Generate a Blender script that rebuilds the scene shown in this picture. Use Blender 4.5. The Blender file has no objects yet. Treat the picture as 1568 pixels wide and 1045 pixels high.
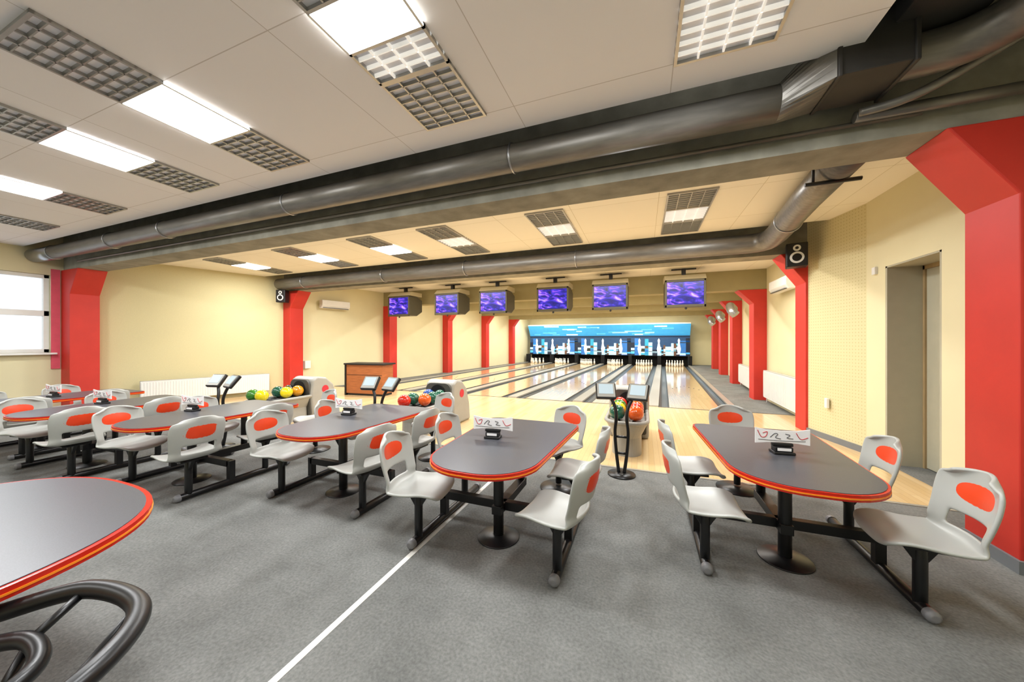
import bpy, bmesh, math, random
from mathutils import Vector, Matrix
random.seed(7)
C = bpy.context.scene.collection

# ---------------------------------------------------------------- materials
def lin(h):
    h = h.lstrip('#'); r = []
    for i in (0, 2, 4):
        c = int(h[i:i+2], 16)/255
        r.append(c/12.92 if c <= .04045 else ((c+.055)/1.055)**2.4)
    return (*r, 1)

def newmat(name):
    m = bpy.data.materials.new(name); m.use_nodes = True
    nt = m.node_tree; b = nt.nodes['Principled BSDF']
    return m, nt, b

def mat(name, col, rough=.5, metal=0, var=.06, scale=8, bump=0, stretch=(1, 1, 1), spec=None, coat=0, var2=0, s2=1.1):
    m, nt, b = newmat(name); c = lin(col)
    tc = nt.nodes.new('ShaderNodeTexCoord'); mp = nt.nodes.new('ShaderNodeMapping')
    mp.inputs['Scale'].default_value = stretch
    nz = nt.nodes.new('ShaderNodeTexNoise'); nz.inputs['Scale'].default_value = scale; nz.inputs['Detail'].default_value = 4
    nt.links.new(tc.outputs['Object'], mp.inputs[0]); nt.links.new(mp.outputs[0], nz.inputs['Vector'])
    rp = nt.nodes.new('ShaderNodeValToRGB')
    rp.color_ramp.elements[0].position = .3; rp.color_ramp.elements[1].position = .7
    rp.color_ramp.elements[0].color = (*[max(0, x*(1-var)) for x in c[:3]], 1)
    rp.color_ramp.elements[1].color = (*[min(1, x*(1+var)) for x in c[:3]], 1)
    nt.links.new(nz.outputs['Fac'], rp.inputs[0]); out = rp.outputs[0]
    if var2:
        n2 = nt.nodes.new('ShaderNodeTexNoise'); n2.inputs['Scale'].default_value = s2; n2.inputs['Detail'].default_value = 6; n2.inputs['Roughness'].default_value = .65
        nt.links.new(tc.outputs['Object'], n2.inputs['Vector'])
        r2 = nt.nodes.new('ShaderNodeValToRGB'); r2.color_ramp.elements[0].position = .35; r2.color_ramp.elements[1].position = .62
        r2.color_ramp.elements[0].color = (1-var2, 1-var2, 1-var2, 1); r2.color_ramp.elements[1].color = (1, 1, 1, 1)
        nt.links.new(n2.outputs['Fac'], r2.inputs[0])
        mx = nt.nodes.new('ShaderNodeMix'); mx.data_type = 'RGBA'; mx.blend_type = 'MULTIPLY'; mx.inputs[0].default_value = 1
        nt.links.new(out, mx.inputs[6]); nt.links.new(r2.outputs[0], mx.inputs[7]); out = mx.outputs[2]
    nt.links.new(out, b.inputs['Base Color'])
    b.inputs['Roughness'].default_value = rough; b.inputs['Metallic'].default_value = metal
    if spec is not None: b.inputs['Specular IOR Level'].default_value = spec
    if coat: b.inputs['Coat Weight'].default_value = coat; b.inputs['Coat Roughness'].default_value = .1
    if bump:
        bp = nt.nodes.new('ShaderNodeBump'); bp.inputs['Strength'].default_value = bump; bp.inputs['Distance'].default_value = .01
        nt.links.new(nz.outputs['Fac'], bp.inputs['Height']); nt.links.new(bp.outputs[0], b.inputs['Normal'])
    return m

def emit(name, col, strength):
    m, nt, b = newmat(name)
    b.inputs['Base Color'].default_value = lin(col)
    b.inputs['Emission Color'].default_value = lin(col); b.inputs['Emission Strength'].default_value = strength
    return m

def grid_mat(name, col, line, size=.6, rough=.9, ms=.004):
    m, nt, b = newmat(name)
    tc = nt.nodes.new('ShaderNodeTexCoord'); br = nt.nodes.new('ShaderNodeTexBrick')
    br.offset = 0; br.inputs['Scale'].default_value = 1
    br.inputs['Brick Width'].default_value = size; br.inputs['Row Height'].default_value = size
    br.inputs['Mortar Size'].default_value = ms; br.inputs['Mortar Smooth'].default_value = .3
    c = lin(col)
    br.inputs['Color1'].default_value = c
    br.inputs['Color2'].default_value = (*[x*.97 for x in c[:3]], 1)
    br.inputs['Mortar'].default_value = lin(line)
    mp = nt.nodes.new('ShaderNodeMapping'); mp.inputs['Location'].default_value = (-.2, -.25, 0)
    nt.links.new(tc.outputs['Object'], mp.inputs[0]); nt.links.new(mp.outputs[0], br.inputs['Vector'])
    nt.links.new(br.outputs['Color'], b.inputs['Base Color']); b.inputs['Roughness'].default_value = rough
    return m

def plank_mat(name, c1, c2, width, rough, coat=0.0):
    m, nt, b = newmat(name)
    tc = nt.nodes.new('ShaderNodeTexCoord'); br = nt.nodes.new('ShaderNodeTexBrick')
    mp = nt.nodes.new('ShaderNodeMapping'); mp.inputs['Rotation'].default_value = (0, 0, math.pi/2)
    br.inputs['Scale'].default_value = 1; br.inputs['Brick Width'].default_value = 2.4
    br.inputs['Row Height'].default_value = width; br.inputs['Mortar Size'].default_value = .0012
    br.inputs['Color1'].default_value = lin(c1); br.inputs['Color2'].default_value = lin(c2)
    br.inputs['Mortar'].default_value = (*[x*.65 for x in lin(c2)[:3]], 1)
    nt.links.new(tc.outputs['Object'], mp.inputs[0]); nt.links.new(mp.outputs[0], br.inputs['Vector'])
    nz = nt.nodes.new('ShaderNodeTexNoise'); m2 = nt.nodes.new('ShaderNodeMapping'); m2.inputs['Scale'].default_value = (40, 1.5, 1)
    nt.links.new(tc.outputs['Object'], m2.inputs[0]); nt.links.new(m2.outputs[0], nz.inputs['Vector'])
    mx = nt.nodes.new('ShaderNodeMix'); mx.data_type = 'RGBA'; mx.blend_type = 'MULTIPLY'; mx.inputs[0].default_value = .15
    nt.links.new(br.outputs['Color'], mx.inputs[6]); nt.links.new(nz.outputs['Fac'], mx.inputs[7])
    nt.links.new(mx.outputs[2], b.inputs['Base Color'])
    b.inputs['Roughness'].default_value = rough; b.inputs['Coat Weight'].default_value = coat; b.inputs['Coat Roughness'].default_value = .08
    return m

def perf_mat(name, col, dark, pitch=.05):
    m, nt, b = newmat(name)
    tc = nt.nodes.new('ShaderNodeTexCoord'); sp = nt.nodes.new('ShaderNodeSeparateXYZ')
    nt.links.new(tc.outputs['Object'], sp.inputs[0])
    def sn(out):
        a = nt.nodes.new('ShaderNodeMath'); a.operation = 'MULTIPLY'; a.inputs[1].default_value = math.pi/pitch
        s = nt.nodes.new('ShaderNodeMath'); s.operation = 'SINE'
        q = nt.nodes.new('ShaderNodeMath'); q.operation = 'ABSOLUTE'
        nt.links.new(out, a.inputs[0]); nt.links.new(a.outputs[0], s.inputs[0]); nt.links.new(s.outputs[0], q.inputs[0]); return q.outputs[0]
    y = sn(sp.outputs['Y']); z = sn(sp.outputs['Z'])
    mu = nt.nodes.new('ShaderNodeMath'); mu.operation = 'MULTIPLY'; nt.links.new(y, mu.inputs[0]); nt.links.new(z, mu.inputs[1])
    g = nt.nodes.new('ShaderNodeMath'); g.operation = 'GREATER_THAN'; g.inputs[1].default_value = .84; nt.links.new(mu.outputs[0], g.inputs[0])
    mx = nt.nodes.new('ShaderNodeMix'); mx.data_type = 'RGBA'
    nt.links.new(g.outputs[0], mx.inputs[0]); mx.inputs[6].default_value = lin(col); mx.inputs[7].default_value = lin(dark)
    nt.links.new(mx.outputs[2], b.inputs['Base Color']); b.inputs['Roughness'].default_value = .85
    return m

def screen_mat():
    m, nt, b = newmat('monitor_screen_picture')
    tc = nt.nodes.new('ShaderNodeTexCoord')
    mp = nt.nodes.new('ShaderNodeMapping'); mp.inputs['Rotation'].default_value = (0, .5, 0); mp.inputs['Scale'].default_value = (1.2, 1, 3.2)
    nt.links.new(tc.outputs['Object'], mp.inputs[0])
    nz = nt.nodes.new('ShaderNodeTexNoise'); nz.inputs['Scale'].default_value = 1.7; nz.inputs['Detail'].default_value = 3; nz.inputs['Distortion'].default_value = 1.8
    nt.links.new(mp.outputs[0], nz.inputs['Vector'])
    rp = nt.nodes.new('ShaderNodeValToRGB'); cr = rp.color_ramp
    cr.elements[0].position = .3; cr.elements[0].color = lin('#080640')
    cr.elements[1].position = .72; cr.elements[1].color = lin('#f4e8ff')
    for p, c in ((.44, '#1818a0'), (.53, '#4a38e8'), (.6, '#b060ff')):
        e = cr.elements.new(p); e.color = lin(c)
    nt.links.new(nz.outputs['Fac'], rp.inputs[0])
    nt.links.new(rp.outputs[0], b.inputs['Emission Color']); b.inputs['Emission Strength'].default_value = 1.0
    b.inputs['Base Color'].default_value = (.01, .01, .03, 1); b.inputs['Roughness'].default_value = .3
    return m

M = dict(
 carpet=mat('grey_carpet', '#7b7c79', .95, var=.2, scale=60, bump=.4, spec=.1, var2=.3, s2=1.6),
 ceil=grid_mat('ceiling_tiles_near', '#ecebef', '#c6c1c1', 1.2),
 ceil2=grid_mat('ceiling_tiles_warm_bounce', '#eee9da', '#c9c1a6', 1.2),  # same tiles as the near bay, warm bounce light tinted into the colour
 slab=mat('concrete_slab', '#4a4844', .9, var=.1, scale=3),
 beam=mat('painted_concrete_beam', '#969386', .95, var=.16, scale=5, bump=.7, var2=.2, spec=.15),
 olive=mat('painted_olive_beam', '#9a9068', .8, var=.05, scale=3),
 yellow=mat('yellow_wall_paint', '#d6cea9', .8, var=.02, scale=2),
 perfl=mat('yellow_wall_panel_left', '#cbc196', .85, var=.05, scale=90),
 perf=perf_mat('perforated_yellow_panel', '#cfc69c', '#bcb184'),
 red=mat('red_paint', '#c52d20', .55, var=.05, scale=3, var2=.1),
 approach=plank_mat('approach_maple', '#e6c898', '#dcbb86', .07, .2, .3),
 lane=plank_mat('lane_wood', '#e6c99c', '#dbbb8a', .03, .12, .6),
 gutter=mat('gutter_plastic', '#42474a', .35, var=.05),
 cap=mat('lane_divider_cap', '#9b978c', .3, var=.04),
 black=mat('black_powder_coat', '#0c0c0e', .35, var=.1),
 blackpl=mat('black_plastic', '#121214', .45, var=.1),
 duct=mat('galvanised_duct_grey', '#77746e', .4, metal=.5, var=.18, scale=4, stretch=(1, 6, 6)),
 darkduct=mat('duct_board_dark', '#34322f', .6, metal=.2, var=.15, scale=4),
 steel=mat('bright_steel', '#a4a6aa', .3, metal=.9, var=.05),
 plastic=mat('seat_plastic_grey', '#a9aba6', .38, var=.02, scale=3),
 orange=mat('orange_insert', '#dc4018', .35, var=.03),
 ttop=mat('table_laminate_charcoal', '#48494e', .34, var=.18, scale=220),
 tedge=mat('table_edge_red', '#c0220f', .25, var=.03),
 tline=mat('table_edge_orange', '#f08a1c', .35, var=.03),
 white=mat('white_enamel', '#e0e0dc', .4, var=.02),
 card=mat('white_card', '#e8e7e8', .5, var=.01),
 redprint=mat('red_print', '#c02434', .5, var=.02),
 greyprint=mat('grey_print', '#55565c', .5, var=.02),
 hood=mat('ball_return_grey', '#9a9890', .4, var=.03),
 hood2=mat('ball_return_dark_grey', '#4a4945', .45, var=.05),
 endcap=mat('frame_end_cap', '#77777a', .4, var=.04),
 wood=mat('cabinet_wood', '#9a5a30', .45, var=.25, scale=4, stretch=(1, 1, 14)),
 beige=mat('monitor_case_beige', '#a89e80', .5, var=.03),
 casegrey=mat('monitor_case_dark', '#4a4636', .5, var=.05),
 door=mat('door_wood_brown', '#a08a64', .5, var=.12, scale=4, stretch=(6, 6, 1)),
 jamb=mat('door_recess_paint', '#a9a590', .8, var=.03),
 base=mat('baseboard_grey', '#6f7376', .6, var=.03),
 louv=mat('aluminium_louvre', '#a8a8a6', .3, metal=.6, var=.04),
 louvglow=emit('aluminium_louvre_glow', '#e8e6e0', .55),  # blades emit to imitate lamp light reflected in them
 louvdark=mat('fixture_cavity', '#242322', .8),
 lamp=emit('lit_diffuser', '#fffdf8', 9),
 lamp2=emit('lit_tube', '#fffdf6', 6),
 screen=screen_mat(),
 tablet=emit('console_display', '#9fb0b8', .35),
 linew=mat('white_floor_tape', '#dedcd6', .6, var=.03),
 pit=mat('pit_black', '#0a0a0a', .9),
 pink=mat('window_reveal_pink', '#d8586a', .7),
)

# ---------------------------------------------------------------- mesh helpers
def finish(name, bm, mats, parent=None, loc=(0, 0, 0), rot=(0, 0, 0), smooth=False, bevel=0, bseg=2):
    me = bpy.data.meshes.new(name); bmesh.ops.recalc_face_normals(bm, faces=bm.faces); bm.to_mesh(me); bm.free()
    if not isinstance(mats, (list, tuple)): mats = [mats]
    for m in mats: me.materials.append(m)
    if smooth:
        for p in me.polygons: p.use_smooth = True
    o = bpy.data.objects.new(name, me); C.objects.link(o)
    o.location = loc; o.rotation_euler = rot
    if parent: o.parent = parent
    if bevel:
        md = o.modifiers.new('bevel', 'BEVEL'); md.width = bevel; md.segments = bseg; md.limit_method = 'ANGLE'; md.angle_limit = .6
    return o

def abox(bm, x0, x1, y0, y1, z0, z1, mi=0):
    v = [bm.verts.new(p) for p in ((x0,y0,z0),(x1,y0,z0),(x1,y1,z0),(x0,y1,z0),(x0,y0,z1),(x1,y0,z1),(x1,y1,z1),(x0,y1,z1))]
    for f in ((0,3,2,1),(4,5,6,7),(0,1,5,4),(1,2,6,5),(2,3,7,6),(3,0,4,7)):
        fc = bm.faces.new([v[i] for i in f]); fc.material_index = mi
def box(name, x0, x1, y0, y1, z0, z1, m, parent=None, bevel=0, **k):
    bm = bmesh.new(); abox(bm, x0, x1, y0, y1, z0, z1); return finish(name, bm, m, parent, bevel=bevel, **k)

def prism(bm, pts, z0, z1, mi=0, mtop=None):
    a = [bm.verts.new((x, y, z0)) for x, y in pts]; b = [bm.verts.new((x, y, z1)) for x, y in pts]; n = len(pts)
    f = bm.faces.new(a[::-1]); f.material_index = mi
    f = bm.faces.new(b); f.material_index = mi if mtop is None else mtop
    for i in range(n):
        f = bm.faces.new((a[i], a[(i+1) % n], b[(i+1) % n], b[i])); f.material_index = mi

def extr_y(bm, pts, y0, y1, mi=0):
    a = [bm.verts.new((x, y0, z)) for x, z in pts]; b = [bm.verts.new((x, y1, z)) for x, z in pts]; n = len(pts)
    bm.faces.new(a[::-1]).material_index = mi; bm.faces.new(b).material_index = mi
    for i in range(n): bm.faces.new((a[i], a[(i+1) % n], b[(i+1) % n], b[i])).material_index = mi
def extr_x(bm, pts, x0, x1, mi=0):
    a = [bm.verts.new((x0, y, z)) for y, z in pts]; b = [bm.verts.new((x1, y, z)) for y, z in pts]; n = len(pts)
    bm.faces.new(a[::-1]).material_index = mi; bm.faces.new(b).material_index = mi
    for i in range(n): bm.faces.new((a[i], a[(i+1) % n], b[(i+1) % n], b[i])).material_index = mi

def catmull(P, n=8, closed=False):
    P = [Vector(p) for p in P]; out = []; N = len(P)
    rng = range(N) if closed else range(N-1)
    for i in rng:
        if closed: p0, p1, p2, p3 = P[(i-1) % N], P[i], P[(i+1) % N], P[(i+2) % N]
        else: p0, p1, p2, p3 = P[max(i-1, 0)], P[i], P[i+1], P[min(i+2, N-1)]
        for k in range(n):
            t = k/n
            out.append(.5*((2*p1)+(-p0+p2)*t+(2*p0-5*p1+4*p2-p3)*t*t+(-p0+3*p1-3*p2+p3)*t**3))
    if not closed: out.append(P[-1])
    return out

def tube(bm, pts, r, seg=12, closed=False, mi=0, caps=True):
    pts = [Vector(p) for p in pts]; N = len(pts); rings = []
    up = Vector((0, 0, 1)); prev = None
    for i in range(N):
        if closed: d = (pts[(i+1) % N]-pts[(i-1) % N]).normalized()
        else: d = (pts[min(i+1, N-1)]-pts[max(i-1, 0)]).normalized()
        if prev is None:
            a = d.cross(up if abs(d.z) < .95 else Vector((1, 0, 0))).normalized()
        else:
            a = (prev-d*prev.dot(d)).normalized()
        prev = a; b = d.cross(a)
        rr = r[i] if isinstance(r, (list, tuple)) else r
        rings.append([bm.verts.new(pts[i]+(a*math.cos(t)+b*math.sin(t))*rr) for t in [2*math.pi*k/seg for k in range(seg)]])
    for i in range(N if closed else N-1):
        A, B = rings[i], rings[(i+1) % N]
        for k in range(seg):
            f = bm.faces.new((A[k], A[(k+1) % seg], B[(k+1) % seg], B[k])); f.material_index = mi; f.smooth = True
    if caps and not closed:
        bm.faces.new(rings[0][::-1]).material_index = mi; bm.faces.new(rings[-1]).material_index = mi

def tubeobj(name, pts, r, m, parent=None, seg=16, closed=False, loc=(0,0,0)):
    bm = bmesh.new(); tube(bm, pts, r, seg, closed); return finish(name, bm, m, parent, loc=loc)

def empty(name, loc=(0, 0, 0), rz=0):
    e = bpy.data.objects.new(name, None); e.empty_display_size = .2; C.objects.link(e)
    e.location = loc; e.rotation_euler = (0, 0, rz); return e

def inst(name, src, parent, loc=(0, 0, 0), rz=0):
    o = bpy.data.objects.new(name, src.data); C.objects.link(o); o.parent = parent; o.location = loc; o.rotation_euler = (0, 0, rz)
    for md in src.modifiers:
        n = o.modifiers.new(md.name, md.type)
        for p in md.bl_rna.properties:
            if not p.is_readonly and p.identifier not in ('name', 'type'):
                try: setattr(n, p.identifier, getattr(md, p.identifier))
                except Exception: pass
    return o

def rounded(pts, rad, seg=10):
    out = []; n = len(pts)
    for i in range(n):
        p = Vector(pts[i]); a = (Vector(pts[i-1])-p).normalized(); b = (Vector(pts[(i+1) % n])-p).normalized()
        ang = a.angle(b); r = rad[i]; t = r/math.tan(ang/2)
        c = p+(a+b).normalized()*(r/math.sin(ang/2))
        s = p+a*t-c; e = p+b*t-c
        tot = s.angle(e); sg = 1 if s.x*e.y-s.y*e.x > 0 else -1
        for k in range(seg+1):
            th = sg*tot*k/seg
            out.append((c.x+s.x*math.cos(th)-s.y*math.sin(th), c.y+s.x*math.sin(th)+s.y*math.cos(th)))
    return out

# ---------------------------------------------------------------- room shell
ZT = 4.1; ZC = 3.55
Lp = [(-11.9, -4), (-11.9, 3.5), (-11.75, 3.95), (-10.5, 7.4), (-9.75, 11.1), (-9.4, 14.9), (-9.05, 18.6), (-8.75, 22.3), (-8.35, 25.6)]
Rp = [(2.95, -4), (2.95, 5.9), (2.95, 6.3), (2.68, 7.42), (2.68, 7.8), (3.02, 7.83), (3.1, 11.1), (3.42, 14.9), (3.72, 18.6), (4.0, 22.3), (4.2, 25.6)]

def wseg(bm, p0, p1, z0, z1, th, mi=0):
    (x0, y0), (x1, y1) = p0, p1
    prism(bm, [(x0, y0), (x1, y1), (x1+th, y1), (x0+th, y0)], z0, z1, mi)

bm = bmesh.new()
wseg(bm, (-11.9, -4), (-11.9, 1.0), 0, ZT, -.25); wseg(bm, (-11.9, 1.0), (-11.9, 3.3), 0, 1.35, -.25)
wseg(bm, (-11.9, 1.0), (-11.9, 3.3), 3.02, ZT, -.25); wseg(bm, (-11.9, 3.3), (-11.9, 3.5), 0, ZT, -.25)
for i, (a, b) in enumerate(zip(Lp[1:-1], Lp[2:])): wseg(bm, a, b, -.15 if a[1] > 8 else 0, ZT, -.25, 1 if i == 1 else 0)
finish('wall_left', bm, [M['yellow'], M['perfl']])
bm = bmesh.new()
wseg(bm, (2.95, -4), (2.95, 5.0), 0, ZT, .25); wseg(bm, (2.95, 5.0), (2.95, 5.9), 2.57, ZT, .25)
for i, (a, b) in enumerate(zip(Rp[1:-1], Rp[2:])): wseg(bm, a, b, -.15 if a[1] > 8 else 0, ZT, .35, 1 if i == 1 else 0)
finish('wall_right', bm, [M['yellow'], M['perf']])
box('wall_front', -8.6, 4.45, 25.6, 25.85, -.15, ZT, M['yellow'])
box('wall_back', -12.15, 3.2, -4.25, -4, 0, ZT, M['yellow'])
# floor
bm = bmesh.new(); abox(bm, -12.15, 3.7, -4.25, 4.5, -.15, 0); abox(bm, 2.96, 3.7, 4.5, 6.2, -.15, 0)
finish('floor', bm, M['carpet'])
bm = bmesh.new(); prism(bm, [(-11.6, 4.5), (2.96, 4.5), (2.96, 7.8), (3.2, 7.8), (3.2, 9), (-10.4, 9)], -.15, 0.0)
finish('floor_approach', bm, M['approach'])
box('floor_lane_bed', -11, 4.5, 9, 25.85, -.3, -.14, M['slab'])
box('trim_1', -11.5, 2.95, 4.48, 4.52, 0, .006, M['cap'])
box('floor_line_tape', -1.64, -1.60, -3.9, 4.47, 0, .003, M['linew'])

def sx(x, y): return x+.05*(y-9)
def sheared(bm, x0, x1, y0, y1, z0, z1, mi=0):
    prism(bm, [(sx(x0, y0), y0), (sx(x1, y0), y0), (sx(x1, y1), y1), (sx(x0, y1), y1)], z0, z1, mi)
bm = bmesh.new(); prism(bm, [(2.06, 9), (3.05, 9), (3.1, 11.1), (3.42, 14.9), (3.72, 18.6), (4.0, 22.3), (4.2, 25.6), (sx(2.06, 25.6), 25.6)], -.14, .01)
prism(bm, [(-8.95, 9), (sx(-8.95, 25.6), 25.6), (-8.35, 25.6), (-8.75, 22.3), (-9.05, 18.6), (-9.4, 14.9), (-9.75, 11.1), (-10.2, 9)], -.14, .01)
finish('floor_aisle', bm, M['carpet'])

# lanes
PX = 1.83; L0 = -8.93
for i in range(6):
    e = empty('bowling_lane', (0, 0, 0))
    xa = L0+i*PX
    bm = bmesh.new(); sheared(bm, xa+.37, xa+1.46, 9, 24.4, -.13, 0.002)
    finish('lane_bed', bm, M['lane'], e)
    bm = bmesh.new()
    for gx in (xa+.25, xa+1.58):
        for k in range(8):
            a0 = math.pi*k/8; a1 = math.pi*(k+1)/8; r = .12
            q = [(gx-r*math.cos(a0), -.005-.085*math.sin(a0)), (gx-r*math.cos(a1), -.005-.085*math.sin(a1))]
            vs = [bm.verts.new((sx(q[0][0], y), y, q[0][1])) for y in (9, 24.4)]+[bm.verts.new((sx(q[1][0], y), y, q[1][1])) for y in (24.4, 9)]
            bm.faces.new(vs)
    finish('gutters', bm, M['gutter'], e)
    bm = bmesh.new(); sheared(bm, xa, xa+.13, 9, 24.4, -.13, .03); sheared(bm, xa+1.70, xa+1.83, 9, 24.4, -.13, .03)
    finish('divider_caps', bm, M['cap'], e)
    bm = bmesh.new(); sheared(bm, xa+.13, xa+1.70, 8.97, 9.01, -.1, .004); finish('foul_line', bm, M['blackpl'], e)
    bm = bmesh.new()
    for k in range(-3, 4):
        cx = xa+.915+k*.13; cy = 13.4-.28*abs(k)
        v = [bm.verts.new((sx(cx+dx, cy+dy), cy+dy, .0035)) for dx, dy in ((-.025, 0), (.025, 0), (0, .15))]
        bm.faces.new(v)
    finish('aiming_arrows', bm, M['blackpl'], e)

# pins
bm = bmesh.new()
pp = [(.0, 0), (.028, 0), (.05, .06), (.06, .115), (.05, .19), (.026, .25), (.023, .28), (.032, .33), (.026, .365), (0, .38)]
for i in range(6):
    for row in range(4):
        for k in range(row+1):
            cy = 23.3+row*.264; cx = sx(L0+i*PX+.915, cy)+(k-row/2)*.305
            rings = []
            for r, z in pp[1:-1]:
                rings.append([bm.verts.new((cx+r*math.cos(t), cy+r*math.sin(t), z+.003)) for t in [math.pi*2*j/8 for j in range(8)]])
            for A, B in zip(rings, rings[1:]):
                for j in range(8): bm.faces.new((A[j], A[(j+1) % 8], B[(j+1) % 8], B[j]))
            bm.faces.new(rings[-1]); bm.faces.new(rings[0][::-1])
finish('bowling_pins', bm, M['white'], smooth=True)

# masking unit with skyline picture
e = empty('masking_unit', (0, 0, 0))
XA, XB = -8.1, 2.87
pal = ['#2a66a8', '#3fa0d8', '#62bce0', '#0c1a2e', '#1c3d60', '#a8d8ea', '#e8f0f4', '#20261f', '#5a4030', '#2a90b0']
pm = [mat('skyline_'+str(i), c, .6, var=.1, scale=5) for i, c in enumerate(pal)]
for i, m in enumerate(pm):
    b = m.node_tree.nodes['Principled BSDF']; b.inputs['Emission Color'].default_value = lin(pal[i]); b.inputs['Emission Strength'].default_value = .6  # printed picture given a glow so it looks brightly lit
bm = bmesh.new()
abox(bm, XA, XB, 25.0, 25.05, .6, 1.95, 4)
for s in range(3):
    random.seed(11)
    x = XA+s*(XB-XA)/3; xe = x+(XB-XA)/3
    while x < xe-.02:
        w = random.uniform(.12, .4); w = min(w, xe-x); hz = random.uniform(1.0, 1.88)
        abox(bm, x, x+w, 24.985, 25.0, .6, hz, random.choice([0, 2, 3, 5, 5, 6, 9, 3, 7, 8]))
        for q in range(3):
            zz = random.uniform(.65, hz-.15); abox(bm, x+.01, x+w-.01, 24.98, 24.985, zz, zz+random.uniform(.04, .18), random.choice([0, 1, 2, 5, 6, 7, 8, 6]))
        x += w
for k in range(9):
    cx = XA+.55+k*1.22
    pts = [(cx-.06, .75), (cx+.06, .75), (cx+.12, 1.05), (cx+.05, 1.45), (cx+.07, 1.65), (cx, 1.78), (cx-.07, 1.65), (cx-.05, 1.45), (cx-.12, 1.05)]
    extr_y(bm, pts, 24.96, 24.978, 6)
abox(bm, XA, XB, 24.95, 25.0, 1.9, 1.96, 3)  # dark strip paints the shadow line under the sky header
finish('skyline_picture', bm, pm, e)
bm = bmesh.new(); extr_x(bm, [(24.5, 2.72), (25.05, 1.95), (25.07, 1.98), (24.54, 2.76)], XA, XB, 1)
random.seed(5)
for k in range(22):
    x = random.uniform(XA, XB-1.2); t = random.uniform(.05, .85); y = 24.5+.55*t; z = 2.72-.77*t
    extr_x(bm, [(y-.012, z-.012), (y+.05, z-.08), (y+.06, z-.07), (y-.0, z)], x, x+random.uniform(.4, 1.2), random.choice([5, 6, 2, 2]))
finish('sky_header', bm, pm, e)
box('header_top', XA, XB, 24.5, 25.55, 2.72, 2.80, M['white'], e)
bm = bmesh.new()
for i in range(7):
    x = sx(L0+i*PX, 24.7); abox(bm, x-.1, x+.1, 24.5, 25.0, .0, .62)
abox(bm, XA, XB, 25.45, 25.5, -.1, .62)
abox(bm, XA, XB, 24.42, 25.45, -.13, -.1)
abox(bm, XA, XB, 24.95, 25.5, .58, .62)
finish('pin_pit', bm, M['pit'], e)

# frames: beams and columns
frames = [(3.46, 3.86, -11.5, 2.42, 3.15), (7.42, 7.82, -10.2, 2.65, 3.15), (11.0, 11.4, -9.45, 2.8, 3.0), (14.8, 15.2, -9.1, 3.1, 3.1),
          (18.5, 18.9, -8.75, 3.4, 3.1), (22.2, 22.6, -8.45, 3.7, 3.1)]
for k, (y0, y1, xl, xr, zb) in enumerate(frames):
    box('ceiling_beam', xl-.35, xr+.35, y0, y1, zb, ZT, M['beam'] if k < 2 else M['olive'])
    bm = bmesh.new(); extr_y(bm, [(xl-.42, 0), (xl, 0), (xl, 2.62), (xl+.36, zb-.001), (xl-.42, zb-.001)], y0-.02, y1+.02)
    finish('column', bm, M['red'], bevel=.01)
    bm = bmesh.new(); extr_y(bm, [(xr+.38, 0), (xr, 0), (xr, 2.62), (xr-.36, zb-.001), (xr+.38, zb-.001)], y0-.02, y1+.02)
    finish('column', bm, M['red'], bevel=.01)

# ceilings
bm = bmesh.new()
abox(bm, -11.9, 1.35, -4, 2.95, ZC, ZC+.03, 0); abox(bm, 1.35, 2.95, -4, 2.35, ZC, ZC+.03, 0)
abox(bm, -11.9, 3.0, 3.86, 6.95, ZC, ZC+.03, 1)
for a, b in ((7.82, 11.0), (11.4, 14.8), (15.2, 18.5), (18.9, 22.2), (22.6, 25.6)): abox(bm, -11.2, 4.2, a, b, ZC, ZC+.03, 1)
abox(bm, -12.15, 4.45, -4.25, 25.85, ZT, ZT+.15, 2)
finish('ceiling', bm, [M['ceil'], M['ceil2'], M['slab']])
# baseboards
box('baseboard_right', 2.93, 2.95, -4, 5.0, 0, .09, M['base'])
bm = bmesh.new(); abox(bm, 2.40, 2.42, 3.44, 3.88, 0, .09); abox(bm, 2.40, 2.95, 3.42, 3.44, 0, .09)
finish('trim_2', bm, M['base'])
box('baseboard_left', -11.9, -11.88, -4, 3.4, 0, .09, M['base'])
bm = bmesh.new(); wseg(bm, (2.95, 6.3), (2.68, 7.40), 0, .09, -.02); finish('trim_3', bm, M['base'])

# door recess
e = empty('door_1', (0, 0, 0))
bm = bmesh.new(); abox(bm, 2.952, 3.36, 5.87, 5.90, 0, 2.57); abox(bm, 2.952, 3.36, 5.0, 5.03, 0, 2.57); abox(bm, 2.952, 3.36, 5.0, 5.9, 2.55, 2.58)
abox(bm, 3.36, 3.5, 4.9, 6.0, 0, 2.67)
finish('recess', bm, M['jamb'], e)
box('door_leaf', 3.31, 3.35, 5.06, 5.84, .01, 2.5, M['jamb'], e, bevel=.004)
bm = bmesh.new(); abox(bm, 3.29, 3.36, 5.03, 5.06, 0, 2.55); abox(bm, 3.29, 3.36, 5.84, 5.87, 0, 2.55); abox(bm, 3.29, 3.36, 5.03, 5.87, 2.5, 2.55)
abox(bm, 3.28, 3.31, 5.06, 5.2, 0, 2.5)
finish('door_frame', bm, M['door'], e)
tubeobj('door_handle', [(3.31, 5.28, 1.05), (3.26, 5.28, 1.05), (3.255, 5.30, 1.05), (3.255, 5.40, 1.05)], .01, M['steel'], e)

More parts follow.
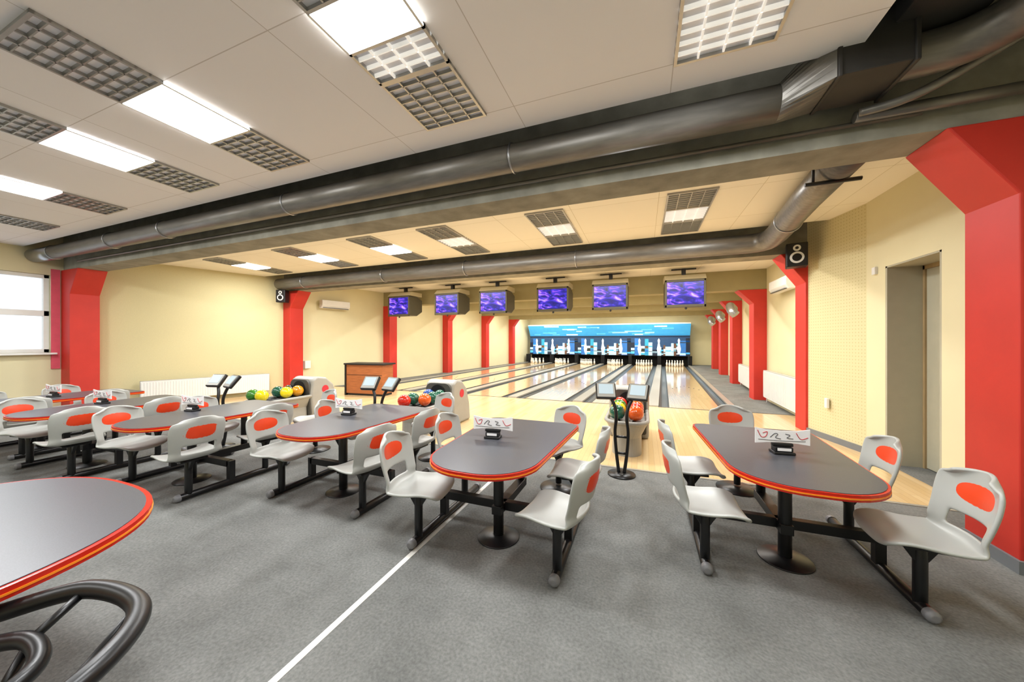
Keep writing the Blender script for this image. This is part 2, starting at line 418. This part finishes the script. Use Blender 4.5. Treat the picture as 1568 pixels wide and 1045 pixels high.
# window
e = empty('window_1', (0, 0, 0))
bm = bmesh.new(); X0, X1 = -12.06, -11.96
for a, b, c, d in ((1.0, 3.3, 1.35, 1.43), (1.0, 3.3, 2.94, 3.02), (1.0, 1.08, 1.35, 3.02), (3.22, 3.3, 1.35, 3.02), (1.0, 3.3, 2.13, 2.25), (2.1, 2.18, 1.35, 3.02)):
    abox(bm, X0, X1, a, b, c, d)
finish('window_frame', bm, M['white'], e, bevel=.008)
box('window_sill', -11.95, -11.78, .95, 3.36, 1.31, 1.35, M['white'], e, bevel=.008)
box('window_reveal', -11.9, -11.87, 3.3, 3.42, 1.0, 3.15, M['pink'], e)
m, nt, b = newmat('window_glass')
tr = nt.nodes.new('ShaderNodeBsdfTransparent'); gl = nt.nodes.new('ShaderNodeBsdfGlossy'); mx = nt.nodes.new('ShaderNodeMixShader')
gl.inputs['Roughness'].default_value = .02; mx.inputs[0].default_value = .06
nt.links.new(tr.outputs[0], mx.inputs[1]); nt.links.new(gl.outputs[0], mx.inputs[2]); nt.links.new(mx.outputs[0], nt.nodes['Material Output'].inputs[0])
box('glass_pane', -12.02, -12.01, 1.05, 3.25, 1.4, 2.97, m, e)

# ---------------------------------------------------------------- ducts
def ring(bm, c, axis, r, t=.02):
    pts = []
    for k in range(28):
        a = 2*math.pi*k/28
        if axis == 'x': pts.append((c[0], c[1]+r*math.cos(a), c[2]+r*math.sin(a)))
        else: pts.append((c[0]+r*math.cos(a), c[1], c[2]+r*math.sin(a)))
    tube(bm, pts, t, 8, True)
e = empty('ventilation_duct', (0, 0, 0))
RD = .13
tubeobj('duct_pipe', [(-11.2, 3.16, 3.41), (.95, 3.16, 3.41)], RD, M['duct'], e, 32)
tubeobj('duct_end', [(-11.85, 3.08, 3.38), (-11.5, 3.12, 3.39), (-11.2, 3.16, 3.41)], RD+.005, M['steel'], e, 32)
bm = bmesh.new()
for x in (-11.2, -8.9, -7.2, -4.35, -1.2): ring(bm, (x, 3.16, 3.41), 'x', RD+.003, .011)
finish('clamp_bands', bm, M['steel'], e)
tubeobj('side_pipe', [(-11.0, 3.40, 3.27), (1.9, 3.40, 3.27)], .018, M['duct'], e)
bm = bmesh.new()
n = 32; A = [bm.verts.new((.95, 3.16+RD*math.cos(t), 3.41+RD*math.sin(t))) for t in [2*math.pi*k/n for k in range(n)]]
def sq(t):
    c, s = math.cos(t), math.sin(t); q = max(abs(c), abs(s)); return (c/q, s/q)
B = [bm.verts.new((1.22, 3.10+.2*sq(t)[0], 3.56+.19*sq(t)[1])) for t in [2*math.pi*k/n for k in range(n)]]
for k in range(n): bm.faces.new((A[k], A[(k+1) % n], B[(k+1) % n], B[k]))
finish('duct_transition', bm, M['duct'], e)
bm = bmesh.new(); abox(bm, 1.22, 1.62, 2.9, 3.3, 3.37, 3.75)
for x in (1.22, 1.6): abox(bm, x-.01, x+.015, 2.885, 3.315, 3.355, 3.765)
finish('box_duct', bm, M['darkduct'], e, bevel=.006)
box('box_duct_riser', 1.50, 1.95, 2.45, 3.2, 3.62, 4.05, M['darkduct'], e, bevel=.01)
box('perforated_tray', -1.0, 1.1, 3.3, 3.44, 3.56, 3.62, M['louv'], e)
tubeobj('branch_pipe_a', catmull([(1.62, 3.1, 3.5), (1.9, 3.05, 3.5), (2.08, 2.85, 3.52), (2.12, 2.4, 3.57), (2.12, .5, 3.8)]), .13, M['duct'], e, 20)
tubeobj('branch_pipe_b', [(1.5, 3.36, 3.30), (2.5, 3.36, 3.30)], .04, M['duct'], e)
tubeobj('branch_pipe_c', [(1.2, 2.75, 3.72), (2.9, 2.75, 3.72)], .05, M['beam'], e)
tubeobj('branch_pipe_d', catmull([(1.5, 3.3, 3.3), (1.8, 3.2, 3.32), (2.4, 3.1, 3.6), (2.85, 3.1, 3.7)]), .03, M['duct'], e)

e = empty('ventilation_duct', (0, 0, 0))
R2 = .165
tubeobj('duct_pipe', [(-10.3, 7.14, 3.32), (1.75, 7.14, 3.32)]+[(1.75+.25*math.sin(a), 7.14-.25*(1-math.cos(a)), 3.32) for a in (.4, .8, 1.2, 1.57)]+[(2.0, 6.6, 3.32), (1.88, 5.2, 3.36), (1.8, 3.95, 3.38)], R2, M['duct'], e, 32)
bm = bmesh.new()
for x in (-9.2, -6.3, -3.9, -1.3): ring(bm, (x, 7.14, 3.32), 'x', R2+.004, .012)
ring(bm, (1.95, 6.0, 3.335), 'y', R2+.004, .012)
finish('clamp_bands', bm, M['steel'], e)
tubeobj('hanger_rod', [(1.55, 4.35, 3.2), (2.0, 4.35, 3.2)], .02, M['black'], e)
tubeobj('hanger_drop', [(1.62, 4.35, 3.2), (1.62, 4.35, 3.55)], .012, M['black'], e)

# ---------------------------------------------------------------- ceiling lights
T = .6
def louvre_bm(y0=-T/2, y1=T/2, nb=6, h=.04, bladem=0, topm=1):
    bm = bmesh.new()
    for a in (-T/2, T/2-.02): abox(bm, a, a+.02, y0, y1, -.012, .012)
    for a in (y0, y1-.02): abox(bm, -T/2, T/2, a, a+.02, -.012, .012)
    for k in range(1, 4): x = -T/2+k*T/4; abox(bm, x-.006, x+.006, y0, y1, -.01, h, bladem)
    n = max(2, int(nb*(y1-y0)/T))
    for k in range(1, n):
        y = y0+k*(y1-y0)/n; extr_x(bm, [(y-.004, -.01), (y+.004, -.01), (y+.018, h), (y-.018, h)], -T/2, T/2, bladem)
    abox(bm, -T/2, T/2, y0, y1, .07, .075, topm)
    return bm
louv_src = finish('louvre_src', louvre_bm(nb=8), [M['louv'], M['louvdark']])
lit_src = finish('lit_louvre_src', louvre_bm(nb=7, h=.03, bladem=2), [M['louv'], M['lamp2'], M['louvglow']])
half_src = finish('half_src', louvre_bm(0, T/2, nb=8, h=.035, bladem=2), [M['louv'], M['lamp2'], M['louvglow']])
def pan(y0, y1):
    bm = bmesh.new()
    abox(bm, -T/2, T/2, y0, y1, -.012, .0, 0)
    for a in (-T/2, T/2-.015): abox(bm, a, a+.015, y0, y1, -.016, .004, 1)
    return bm
pan_src = finish('diffuser_src', pan(-T/2, T/2), [M['lamp'], M['white']])
panh_src = finish('diffuser_half_src', pan(-T/2, 0), [M['lamp'], M['white']])

def light(loc, sxx, syy, power, col=(.96, .98, 1)):
    ld = bpy.data.lights.new('fixture_lamp', 'AREA'); ld.shape = 'RECTANGLE'; ld.size = sxx; ld.size_y = syy; ld.energy = power; ld.color = col
    o = bpy.data.objects.new('fixture_lamp', ld); C.objects.link(o); o.location = loc; return o

def fixture(x0, y0, kinds, power):
    e = empty('ceiling_light_fixture', (x0+T/2, y0, ZC-.012))
    for k, kd in enumerate(kinds):
        L = (0, T/2+k*T, 0)
        if kd == 'h':
            inst('lit_louvre', half_src, e, L); inst('diffuser_panel', panh_src, e, L)
        else:
            s = {'d': louv_src, 'l': lit_src, 'b': pan_src}[kd]
            inst({'d': 'louvre_grille', 'l': 'lit_louvre', 'b': 'diffuser_panel'}[kd], s, e, L)
        if kd in 'lbh' and power:
            l = light((0, T/2+k*T, -.03), .5, .5, power); l.parent = e
for x0 in (-9.8, -7.65, -5.5, -3.95): fixture(x0, .85, 'dbd', 57)
fixture(-1.85, .85, 'dhd', 54)
fixture(.2, .85, 'dbl', 36)
for x0 in (-9.8, -7.65, -5.5, -3.95, -1.85, .2): fixture(x0, -2.6, 'dbd', 24)  # extra unseen fixtures behind the camera, added for fill light
for x0 in (-9.8, -7.4, -5.3): fixture(x0, 4.95, 'dbd', 70)
for x0 in (-3.7, -1.7, .3): fixture(x0, 4.95, 'dld', 70)
for s in (louv_src, lit_src, pan_src, half_src, panh_src): bpy.data.objects.remove(s)
for y, pw in ((8.4, 165), (12.2, 185), (16.0, 190), (19.7, 180), (23.4, 190)):
    for xc in (-5.9, .2):
        e = empty('batten_light', (xc, y, ZC-.04))
        box('batten_housing', -2.2, 2.2, -.06, .06, 0, .035, M['white'], e)
        box('batten_tube', -2.15, 2.15, -.02, .02, -.03, 0, M['lamp2'], e)
        l = light((0, 0, -.05), 4.2, .12, pw, (1, .97, .9)); l.parent = e

# ---------------------------------------------------------------- chairs
ctrl = [(.225, .40), (.21, .435), (.12, .452), (0, .44), (-.12, .442), (-.18, .468), (-.21, .53), (-.235, .62), (-.255, .72), (-.27, .81), (-.275, .865)]
wid = [.17, .21, .228, .23, .228, .218, .21, .22, .228, .208, .12]
def interp(t, arr):
    x = max(0, min(.99999, t))*(len(arr)-1); i = int(x); f = x-i
    g = lambda j: arr[max(0, min(len(arr)-1, j))]
    p0, p1, p2, p3 = g(i-1), g(i), g(i+1), g(i+2)
    fn = lambda a, b, c, d: .5*(2*b+(c-a)*f+(2*a-5*b+4*c-d)*f*f+(3*b-a-3*c+d)*f**3)
    if isinstance(p1, tuple): return tuple(fn(a, b, c, d) for a, b, c, d in zip(p0, p1, p2, p3))
    return fn(p0, p1, p2, p3)
def S(s, t):
    y, z = interp(t, ctrl); w = interp(t, wid)
    bk = max(0, min(1, (t-.4)/.2))
    return Vector((s*w, y+bk*.075*s*s, z+(1-bk)*.03*abs(s)**3-(.03*s*s if t > .93 else 0)))
bm = bmesh.new(); R, K = 31, 17
G = [[bm.verts.new(S(-1+2*j/(K-1), i/(R-1))) for j in range(K)] for i in range(R)]
for i in range(R-1):
    for j in range(K-1):
        t = (i+.5)/(R-1); s = -1+2*(j+.5)/(K-1)
        if .575 < t < .665 and abs(s) < .64: continue
        bm.faces.new((G[i][j], G[i][j+1], G[i+1][j+1], G[i+1][j]))
seat_src = finish('seat_src', bm, M['plastic'], smooth=True)
md = seat_src.modifiers.new('sol', 'SOLIDIFY'); md.thickness = .022; md.offset = 0
md = seat_src.modifiers.new('sub', 'SUBSURF'); md.levels = 1; md.render_levels = 2
bm = bmesh.new()
def Sd(s, t, off):
    p = S(s, t); du = S(s+.02, t)-S(s-.02, t); dv = S(s, t+.005)-S(s, t-.005); nrm = du.cross(dv).normalized(); return p+nrm*off
for off in (.015, -.015):
    c = bm.verts.new(Sd(0, .80, off)); N = 32; rings = []
    for rr in (.5, 1):
        rings.append([])
        for k in range(N):
            a = 2*math.pi*k/N; ca, sa = math.cos(a), math.sin(a)
            ss = .60*rr*math.copysign(abs(ca)**.75, ca); tt = .80+.066*rr*math.copysign(abs(sa)**.8, sa)
            rings[-1].append(bm.verts.new(Sd(ss, tt, off if rr < 1 else off*.7)))
    for k in range(N):
        bm.faces.new((c, rings[0][k], rings[0][(k+1) % N])); bm.faces.new((rings[0][k], rings[1][k], rings[1][(k+1) % N], rings[0][(k+1) % N]))
ins_src = finish('ins_src', bm, M['orange'], smooth=True)
bm = bmesh.new()
abox(bm, -.11, .11, -.12, .12, .405, .425); tube(bm, [(0, 0, .05), (0, 0, .41)], .032, 14)
extr_x(bm, [(-.03, .30), (.03, .30), (.1, .41), (-.1, .41)], -.015, .015)
post_src = finish('post_src', bm, M['black'], bevel=.004)

bm = bmesh.new()
tube(bm, [(0, 0, .001), (0, 0, .012), (0, 0, .03), (0, 0, .035)], [.2, .2, .06, .04], 32)
disc_src = finish('disc_src', bm, M['black'])
def chair(x, y, face, foot=False):
    e = empty('bowling_seat', (x, y, 0), face)
    inst('seat_shell', seat_src, e); inst('back_insert', ins_src, e); inst('support_post', post_src, e)
    if foot: inst('foot_disc', disc_src, e)
    return e

# ---------------------------------------------------------------- bowlers tables
outl = rounded([(.50, .78), (-.50, .78), (-.40, -.80), (.40, -.80)], [.1, .1, .37, .37])
def scl(p, d):
    return [(x*(1-d/.45), y*(1-d/.78)) for x, y in p]
bm = bmesh.new()
prism(bm, outl, .700, .738, 1); prism(bm, scl(outl, -.003), .712, .720, 2); prism(bm, scl(outl, .012), .738, .7415, 0)
top_src = finish('top_src', bm, [M['ttop'], M['tedge'], M['tline']])
bm = bmesh.new()
tube(bm, [(0, -.2, .0), (0, -.2, .70)], .042, 20)
tube(bm, [(0, -.2, .001), (0, -.2, .01), (0, -.2, .025), (0, -.2, .03)], [.17, .17, .07, .05], 32)
tube(bm, [(0, .35, .2), (0, .35, .70)], .035, 16)
abox(bm, -.2, .2, -.35, .5, .675, .70)
abox(bm, -.04, .04, -.25, .4, .20, .27)
ped_src = finish('ped_src', bm, M['black'], bevel=.003)
bm = bmesh.new()
for sgn in (-1, 1):
    x = sgn*.56
    tube(bm, [(x, -.58, .04), (x, .52, .04)], .034, 12, mi=0)
    tube(bm, [(x, -.62, .04), (x, -.605, .04), (x, -.57, .04)], [.02, .036, .038], 14, mi=1)
    tube(bm, [(x, .50, .04), (x, .54, .04), (x, .555, .04)], [.038, .036, .02], 14, mi=1)
    yy = -.12
    abox(bm, min(x, 0), max(x, 0), yy-.03, yy+.03, .20, .27, 0)
    abox(bm, x-.03, x+.03, yy-.03, yy+.03, .04, .27, 0)
frame_src = finish('frame_src', bm, [M['black'], M['endcap']], bevel=.004)
sp = [( -.18, .07), (-.18, .19), (-.1, .175), (0, .17), (.1, .175), (.18, .19), (.18, .07), (.1, .08), (0, .085), (-.1, .08)]
bm = bmesh.new()
a = [bm.verts.new((x, .004, z)) for x, z in sp]; b = [bm.verts.new((x, -.004, z)) for x, z in sp]
bm.faces.new(a); bm.faces.new(b[::-1])
for i in range(len(sp)): bm.faces.new((a[i], a[(i+1) % len(sp)], b[(i+1) % len(sp)], b[i]))
sign_src = finish('sign_src', bm, M['card'])
bm = bmesh.new()
for k, P in enumerate(([(-.165, .17), (-.14, .12), (-.11, .125), (-.10, .16), (-.13, .15)], [(-.08, .12), (-.05, .15), (-.03, .145), (-.045, .12), (-.01, .11)],
          [(.02, .15), (.05, .14), (.03, .12), (.07, .115)], [(.09, .16), (.12, .115), (.165, .13)])):
    tube(bm, catmull([(x, -.005, z) for x, z in P], 5), .0026, 5, mi=0 if k in (0, 3) else 1)
tube(bm, catmull([(-.16, -.005, .10), (0, -.005, .096), (.15, -.005, .10)], 5), .0018, 5, mi=1)
print_src = finish('print_src', bm, [M['redprint'], M['greyprint']])
bm = bmesh.new()
abox(bm, -.07, .07, -.05, .05, .0, .02); abox(bm, -.06, .06, -.035, .035, .02, .055); abox(bm, -.07, .07, -.015, .015, .055, .08)
hold_src = finish('hold_src', bm, M['blackpl'], bevel=.006)
bm = bmesh.new(); abox(bm, -.045, .045, -.037, -.035, .027, .048); label_src = finish('label_src', bm, M['card'])

def table(x, y, rz=0, spread=.56, ys=(-.5, .25), sd=(0, -.08), ldx=0):
    e = empty('bowlers_table', (x, y, 0), rz)
    for n, s in (('table_top', top_src), ('pedestal', ped_src), ('seat_frame', frame_src)): inst(n, s, e)
    h = empty('table_sign', (x+sd[0], y+sd[1], .7425), rz+.12)
    for n, s in (('sign_card', sign_src), ('sign_print', print_src), ('sign_holder', hold_src), ('holder_label', label_src)): inst(n, s, h)
    for yy in ys:
        for sgn in (-1, 1):
            j = random.uniform(-.12, .12)
            c, s_ = math.cos(rz), math.sin(rz); lx, ly = sgn*spread+(ldx if sgn < 0 else 0), yy
            chair(x+lx*c-ly*s_, y+lx*s_+ly*c, rz+(math.pi/2 if sgn > 0 else -math.pi/2)+j+(.12 if sgn < 0 else -.05))
random.seed(3)
table(.97, 3.25, sd=(.02, -.08))
table(-1.10, 2.76, sd=(-.14, 0))
table(-2.98, 2.95, sd=(-.22, .08), ldx=.04)
table(-4.85, 2.55, sd=(-.30, -.05), ldx=.06)
table(-6.70, 2.35, sd=(-.2, 0))
table(-8.45, 2.45)
chair(-.86, 3.66, math.pi-.5, True)
chair(.95, 4.32, math.pi+.1, True)
chair(-2.70, 4.0, math.pi-.4, True)
chair(-4.5, 3.65, math.pi-.3, True)

# big table at the left foreground
e = empty('lounge_table', (-2.92, .2, 0))
se = []
for k in range(72):
    a = 2*math.pi*k/72; c, s = math.cos(a), math.sin(a)
    se.append((.86*math.copysign(abs(c)**.8, c), .90*math.copysign(abs(s)**.8, s)))
bm = bmesh.new(); prism(bm, se, .695, .738, 1); prism(bm, [(x*1.004, y*1.004) for x, y in se], .710, .718, 2); prism(bm, [(x*.975, y*.975) for x, y in se], .738, .742, 0)
finish('table_top', bm, [M['ttop'], M['tedge'], M['tline']], e)
bm = bmesh.new(); tube(bm, [(0, 0, .03), (0, 0, .695)], .05, 20); tube(bm, [(0, 0, 0), (0, 0, .02), (0, 0, .05)], [.32, .32, .06], 32)
finish('pedestal', bm, M['black'], e)

e = empty('tubular_armchair', (-1.70, .20, 0), 0)
bm = bmesh.new()
rail = catmull([(-.42, .27, .64), (-.20, .41, .69), (.12, .42, .71), (.31, .27, .71), (.35, .02, .68), (.27, -.22, .65), (.1, -.36, .63)], 10)
tube(bm, rail, .03, 18)
ringp = [(.02+.2*math.cos(t), .03+.19*math.sin(t), .47) for t in [2*math.pi*k/40 for k in range(40)]]
tube(bm, ringp, .022, 12, True)
inner = catmull([(-.34, .20, .60), (-.16, .27, .63), (.0, .24, .62), (.03, .1, .60), (-.1, .0, .59)], 8)
tube(bm, inner, .025, 12)
for p, q in (((.12, .42, .71), (.12, .15, .47)), ((.35, .02, .68), (.2, .03, .47)), ((-.20, .41, .69), (-.14, .26, .63)), ((-.14, .27, .63), (-.1, .17, .47)), ((.1, -.36, .63), (.06, -.15, .47))):
    tube(bm, [p, q], .014, 10)
for p, q in (((.14, .17, .47), (.22, .27, 0)), ((-.12, .17, .47), (-.2, .27, 0)), ((.15, -.12, .47), (.22, -.2, 0)), ((-.12, -.12, .47), (-.2, -.2, 0))):
    tube(bm, [p, q], .015, 10)
tube(bm, [(.02, .03, .455), (.02, .03, .47), (.02, .03, .485)], [.18, .19, .17], 32)
finish('tube_frame', bm, M['black'], e)

for s in (seat_src, ins_src, post_src, disc_src, top_src, ped_src, frame_src, sign_src, print_src, hold_src, label_src): bpy.data.objects.remove(s)

# ---------------------------------------------------------------- ball returns
ballcols = ['#d9591c', '#1f5a46', '#e8d21a', '#7a1420', '#17181c', '#c92a1a', '#274a8a', '#c98a1a', '#3a7a2a', '#8a8f94']
bmats = [mat('ball_'+str(i), c, .12, var=.25, scale=6, coat=.5) for i, c in enumerate(ballcols)]
def uvs(bm, c, r, mi, seg=20, rg=12):
    R_ = []
    for i in range(1, rg):
        a = math.pi*i/rg; R_.append([bm.verts.new((c[0]+r*math.sin(a)*math.cos(2*math.pi*k/seg), c[1]+r*math.sin(a)*math.sin(2*math.pi*k/seg), c[2]+r*math.cos(a))) for k in range(seg)])
    t = bm.verts.new((c[0], c[1], c[2]+r)); b = bm.verts.new((c[0], c[1], c[2]-r))
    F = []
    for A, B in zip(R_, R_[1:]):
        for k in range(seg): F.append(bm.faces.new((A[k], B[k], B[(k+1) % seg], A[(k+1) % seg])))
    for k in range(seg): F.append(bm.faces.new((t, R_[0][k], R_[0][(k+1) % seg]))); F.append(bm.faces.new((b, R_[-1][(k+1) % seg], R_[-1][k])))
    for f in F: f.material_index = mi; f.smooth = True
def ball_return(x, y, seed, colset):
    e = empty('ball_return', (x, y, 0))
    bm = bmesh.new()
    o1 = rounded([(.28, 1.0), (-.28, 1.0), (-.28, -.05), (.28, -.05)], [.05, .05, .24, .24], 8)
    lo = [(a*.72, b*.9+.06) for a, b in o1]
    va = [bm.verts.new((a, b, 0)) for a, b in lo]; vb = [bm.verts.new((a*.95, b, .25)) for a, b in lo]; vc = [bm.verts.new((a, b, .44)) for a, b in o1]
    for A, B in ((va, vb), (vb, vc)):
        for k in range(len(A)): bm.faces.new((A[k], A[(k+1) % len(A)], B[(k+1) % len(A)], B[k]))
    bm.faces.new(va[::-1]); bm.faces.new(vc)
    finish('rack_body', bm, M['hood'], e, smooth=False)
    bm = bmesh.new(); tube(bm, [(a, b, .47) for a, b in o1], .03, 10, True); finish('rack_rim', bm, M['hood'], e)
    bm = bmesh.new(); tube(bm, [(-.1, -.02, .47), (-.1, 1.0, .47)], .02, 8); tube(bm, [(.1, -.02, .47), (.1, 1.0, .47)], .02, 8)
    tube(bm, [(0, -.0, .46), (0, 1.0, .46)], .02, 8); finish('rack_rails', bm, M['blackpl'], e)
    bm = bmesh.new()
    pr = [(1.0, .0), (1.66, .0), (1.62, .35), (1.5, .66), (1.32, .82), (1.1, .86), (.98, .80), (.95, .5)]
    extr_x(bm, pr, -.31, .31); finish('hood', bm, M['hood'], e, bevel=.05, bseg=4)
    bm = bmesh.new()
    mo = rounded([(.27, .80), (-.27, .80), (-.27, .08), (.27, .08)], [.12, .12, .04, .04], 6)
    A = [bm.verts.new((px, .925 if pz > .45 else .96, pz)) for px, pz in mo]; B = [bm.verts.new((px, 1.1, pz)) for px, pz in mo]
    bm.faces.new(A)
    for k in range(len(mo)): bm.faces.new((A[k], A[(k+1) % len(mo)], B[(k+1) % len(mo)], B[k]))
    finish('hood_front', bm, M['hood2'], e)
    bm = bmesh.new(); tube(bm, [(0, .905, .62), (0, .95, .62)], .155, 28); finish('hood_mouth', bm, M['pit'], e)
    bm = bmesh.new()
    for s in (-1, 1): tube(bm, [(s*.305, 1.28, .58), (s*.316, 1.28, .58)], .08, 20)
    finish('emblem', bm, M['redprint'], e)
    bm = bmesh.new(); random.seed(seed)
    n = 0
    for row in range(4):
        for s in (-1, 1):
            if random.random() < .12: continue
            uvs(bm, (s*.122, .1+row*.232, .592), .109, colset[n % len(colset)]); n += 1
    finish('bowling_balls', bm, bmats, e)
ball_return(-.22, 4.95, 1, [1, 0, 2, 5, 8, 0, 5, 4])
ball_return(-3.62, 4.6, 4, [5, 1, 0, 1, 6, 1, 9, 6])
ball_return(-6.65, 4.1, 2, [8, 2, 1, 2, 4, 7, 0, 1])

def console(x, y, rz=0):
    e = empty('scoring_console', (x, y, 0), rz)
    bm = bmesh.new(); tube(bm, [(0, 0, 0), (0, 0, .015), (0, 0, .03)], [.16, .16, .05], 32)
    for s in (-1, 1):
        tube(bm, catmull([(s*.03, 0, .02), (s*.06, .02, .25), (s*.075, .0, .5), (s*.06, -.02, .68), (s*.08, .0, .82), (s*.16, .03, .97)], 6), .02, 12)
    tube(bm, [(-.07, .01, .45), (.07, .01, .45)], .015, 8); tube(bm, [(-.06, .02, .25), (.06, .02, .25)], .015, 8)
    finish('stand', bm, M['black'], e)
    for s in (-1, 1):
        g = bpy.data.objects.new('display', None); C.objects.link(g); g.parent = e; g.location = (s*.185, .03, .99); g.rotation_euler = (math.radians(-38), 0, s*-.2)
        box('display_case', -.12, .12, -.02, .03, -.11, .11, M['black'], g, bevel=.015)
        box('display_bezel', -.105, .105, -.026, -.02, -.095, .095, M['hood'], g)
        box('display_screen', -.085, .085, -.029, -.026, -.055, .08, M['tablet'], g)
console(-.24, 4.28); console(-3.5, 3.85); console(-5.95, 3.25)

# ---------------------------------------------------------------- overhead monitors
bm = bmesh.new()
W = .48
pr = [(-.30, 2.50), (-.30, 3.18), (.12, 3.18), (.38, 3.08), (.38, 2.66), (.1, 2.50)]
extr_x(bm, pr, -W, W); case_src = finish('case_src', bm, M['casegrey'], bevel=.02)
bm = bmesh.new()
for a, b, c, d in ((-W, W, 2.48, 2.55), (-W, W, 3.14, 3.2), (-W, -W+.05, 2.48, 3.2), (W-.05, W, 2.48, 3.2)): abox(bm, a, b, -.34, -.29, c, d, 1)
extr_x(bm, [(-.36, 3.2), (-.2, 3.34), (.35, 3.34), (.35, 3.2)], -W-.01, W+.01)
bez_src = finish('bez_src', bm, [M['beige'], M['casegrey']], bevel=.01)
bm = bmesh.new(); abox(bm, -W+.04, W-.04, -.315, -.305, 2.54, 3.15); scr_src = finish('scr_src', bm, M['screen'])
bm = bmesh.new(); abox(bm, -.05, .05, .0, .1, 3.34, 3.545); abox(bm, -.3, .3, .02, .08, 3.52, 3.545); uvs(bm, (.02, -.3, 2.45), .03, 0); br_src = finish('br_src', bm, M['blackpl'])
for x in (-8.09, -6.12, -4.44, -2.51, -.87, 1.02):
    e = empty('overhead_monitor', (x, 10.2, 0), -.06 if x < -5 else 0)
    for n, s in (('case', case_src), ('bezel', bez_src), ('screen', scr_src), ('ceiling_bracket', br_src)): inst(n, s, e)
for s in (case_src, bez_src, scr_src, br_src): bpy.data.objects.remove(s)

# ---------------------------------------------------------------- misc
def radiator(name, p0, p1, z0, z1, side):
    (x0, y0), (x1, y1) = p0, p1; L = math.hypot(x1-x0, y1-y0); rz = math.atan2(y1-y0, x1-x0)
    e = empty(name, (x0, y0, 0), rz)
    bm = bmesh.new(); s = side
    abox(bm, 0, L, min(0, s*.02), max(0, s*.02), z0, z1); abox(bm, 0, L, min(s*.07, s*.09), max(s*.07, s*.09), z0, z1)
    abox(bm, 0, L, min(s*.0, s*.09), max(0, s*.09), z1-.012, z1); abox(bm, 0, .015, min(0, s*.09), max(0, s*.09), z0, z1); abox(bm, L-.015, L, min(0, s*.09), max(0, s*.09), z0, z1)
    n = int(L/.05)
    for k in range(n): abox(bm, .02+k*L/n, .02+k*L/n+.02, min(s*.09, s*.096), max(s*.09, s*.096), z0+.03, z1-.04)
    finish('panel', bm, M['white'], e, bevel=.003)
    bm = bmesh.new(); tube(bm, [(.1, s*.04, 0), (.1, s*.04, z0)], .01, 8); tube(bm, [(L-.1, s*.04, 0), (L-.1, s*.04, z0)], .01, 8); finish('pipes', bm, M['white'], e)
radiator('radiator', (2.96, 8.3), (3.03, 10.7), .14, .84, 1)
radiator('radiator', (3.10, 12.0), (3.30, 14.4), .14, .78, 1)
radiator('radiator', (-11.42, 4.5), (-10.57, 7.0), .12, .62, -1)

def speaker(x, y, z, rz, h):
    e = empty('wall_speaker', (x, y, z), rz)
    box('cabinet', -h*.36, h*.36, -h*.28, h*.28, -h/2, h/2, M['blackpl'], e, bevel=.015)
    bm = bmesh.new(); tube(bm, [(0, -h*.28, -.12*h), (0, -h*.30, -.12*h)], h*.24, 24); tube(bm, [(0, -h*.28, .28*h), (0, -h*.30, .28*h)], h*.13, 20)
    finish('cones', bm, M['white'], e)
    bm = bmesh.new(); tube(bm, [(0, -h*.3, -.12*h), (0, -h*.31, -.12*h)], h*.16, 24); tube(bm, [(0, -h*.3, .28*h), (0, -h*.31, .28*h)], h*.06, 20)
    finish('cone_centres', bm, M['black'], e)
speaker(2.45, 7.2, 3.06, -.25, .40)
speaker(-10.25, 7.2, 2.96, .4, .38)
for x, y, z, rz in ((-10.02, 8.9, 2.85, 1.37), (2.9, 9.3, 2.85, -1.57)):
    e = empty('air_conditioner', (x, y, z), rz)
    bm = bmesh.new(); extr_x(bm, [(.1, -.14), (.1, .14), (-.1, .14), (-.1, -.05), (-.04, -.14)], -.5, .5)
    finish('shell', bm, M['white'], e, bevel=.02)
    box('louvre', -.45, .45, -.09, -.05, -.135, -.12, M['hood2'], e)

e = empty('wooden_counter', (-7.62, 8.0, 0), .1)
box('body', -.62, .62, -.25, .25, .06, .9, M['wood'], e, bevel=.006)
box('top', -.68, .68, -.3, .3, .9, .945, M['blackpl'], e, bevel=.006)
box('plinth', -.6, .6, -.22, .22, 0, .06, M['blackpl'], e)
box('side_panel', -.67, -.62, -.27, .27, 0, .9, M['blackpl'], e)
bm = bmesh.new(); abox(bm, -.6, .6, -.256, -.25, .6, .61); finish('panel_joints', bm, M['blackpl'], e)

e = empty('wall_fan_duct', (0, 0, 0))
for y, x in ((13.0, 3.0), (16.5, 3.3), (20.0, 3.55)):
    tubeobj('fan_tube', catmull([(x-.05, y+.9, 2.72), (x-.25, y+.4, 2.78), (x-.3, y, 2.6), (x-.2, y-.1, 2.45)]), .13, M['steel'], e, 16)

box('wall_thermostat', 2.915, 2.95, 6.05, 6.12, 2.50, 2.6, M['white'], None, bevel=.006)
box('wall_sensor', 2.74, 2.78, 6.9, 6.98, .52, .68, M['white'], None, bevel=.01)
box('hand_dryer', -10.37, -10.25, 7.95, 8.15, .7, .95, M['white'], None, bevel=.01)

# ---------------------------------------------------------------- world, camera
w = bpy.data.worlds.new('sky'); bpy.context.scene.world = w; w.use_nodes = True
bg = w.node_tree.nodes['Background']; bg.inputs[0].default_value = (.85, .92, 1, 1); bg.inputs[1].default_value = 1.6
cam = bpy.data.cameras.new('camera'); cam.lens = 12.0; cam.sensor_width = 36; cam.clip_start = .05; cam.clip_end = 200
co = bpy.data.objects.new('camera', cam); C.objects.link(co); co.location = (0, 0, 1.6); co.rotation_euler = (math.pi/2, 0, math.radians(21))
bpy.context.scene.camera = co
bpy.context.scene.view_settings.view_transform = 'Standard'
bpy.context.scene.view_settings.exposure = 0
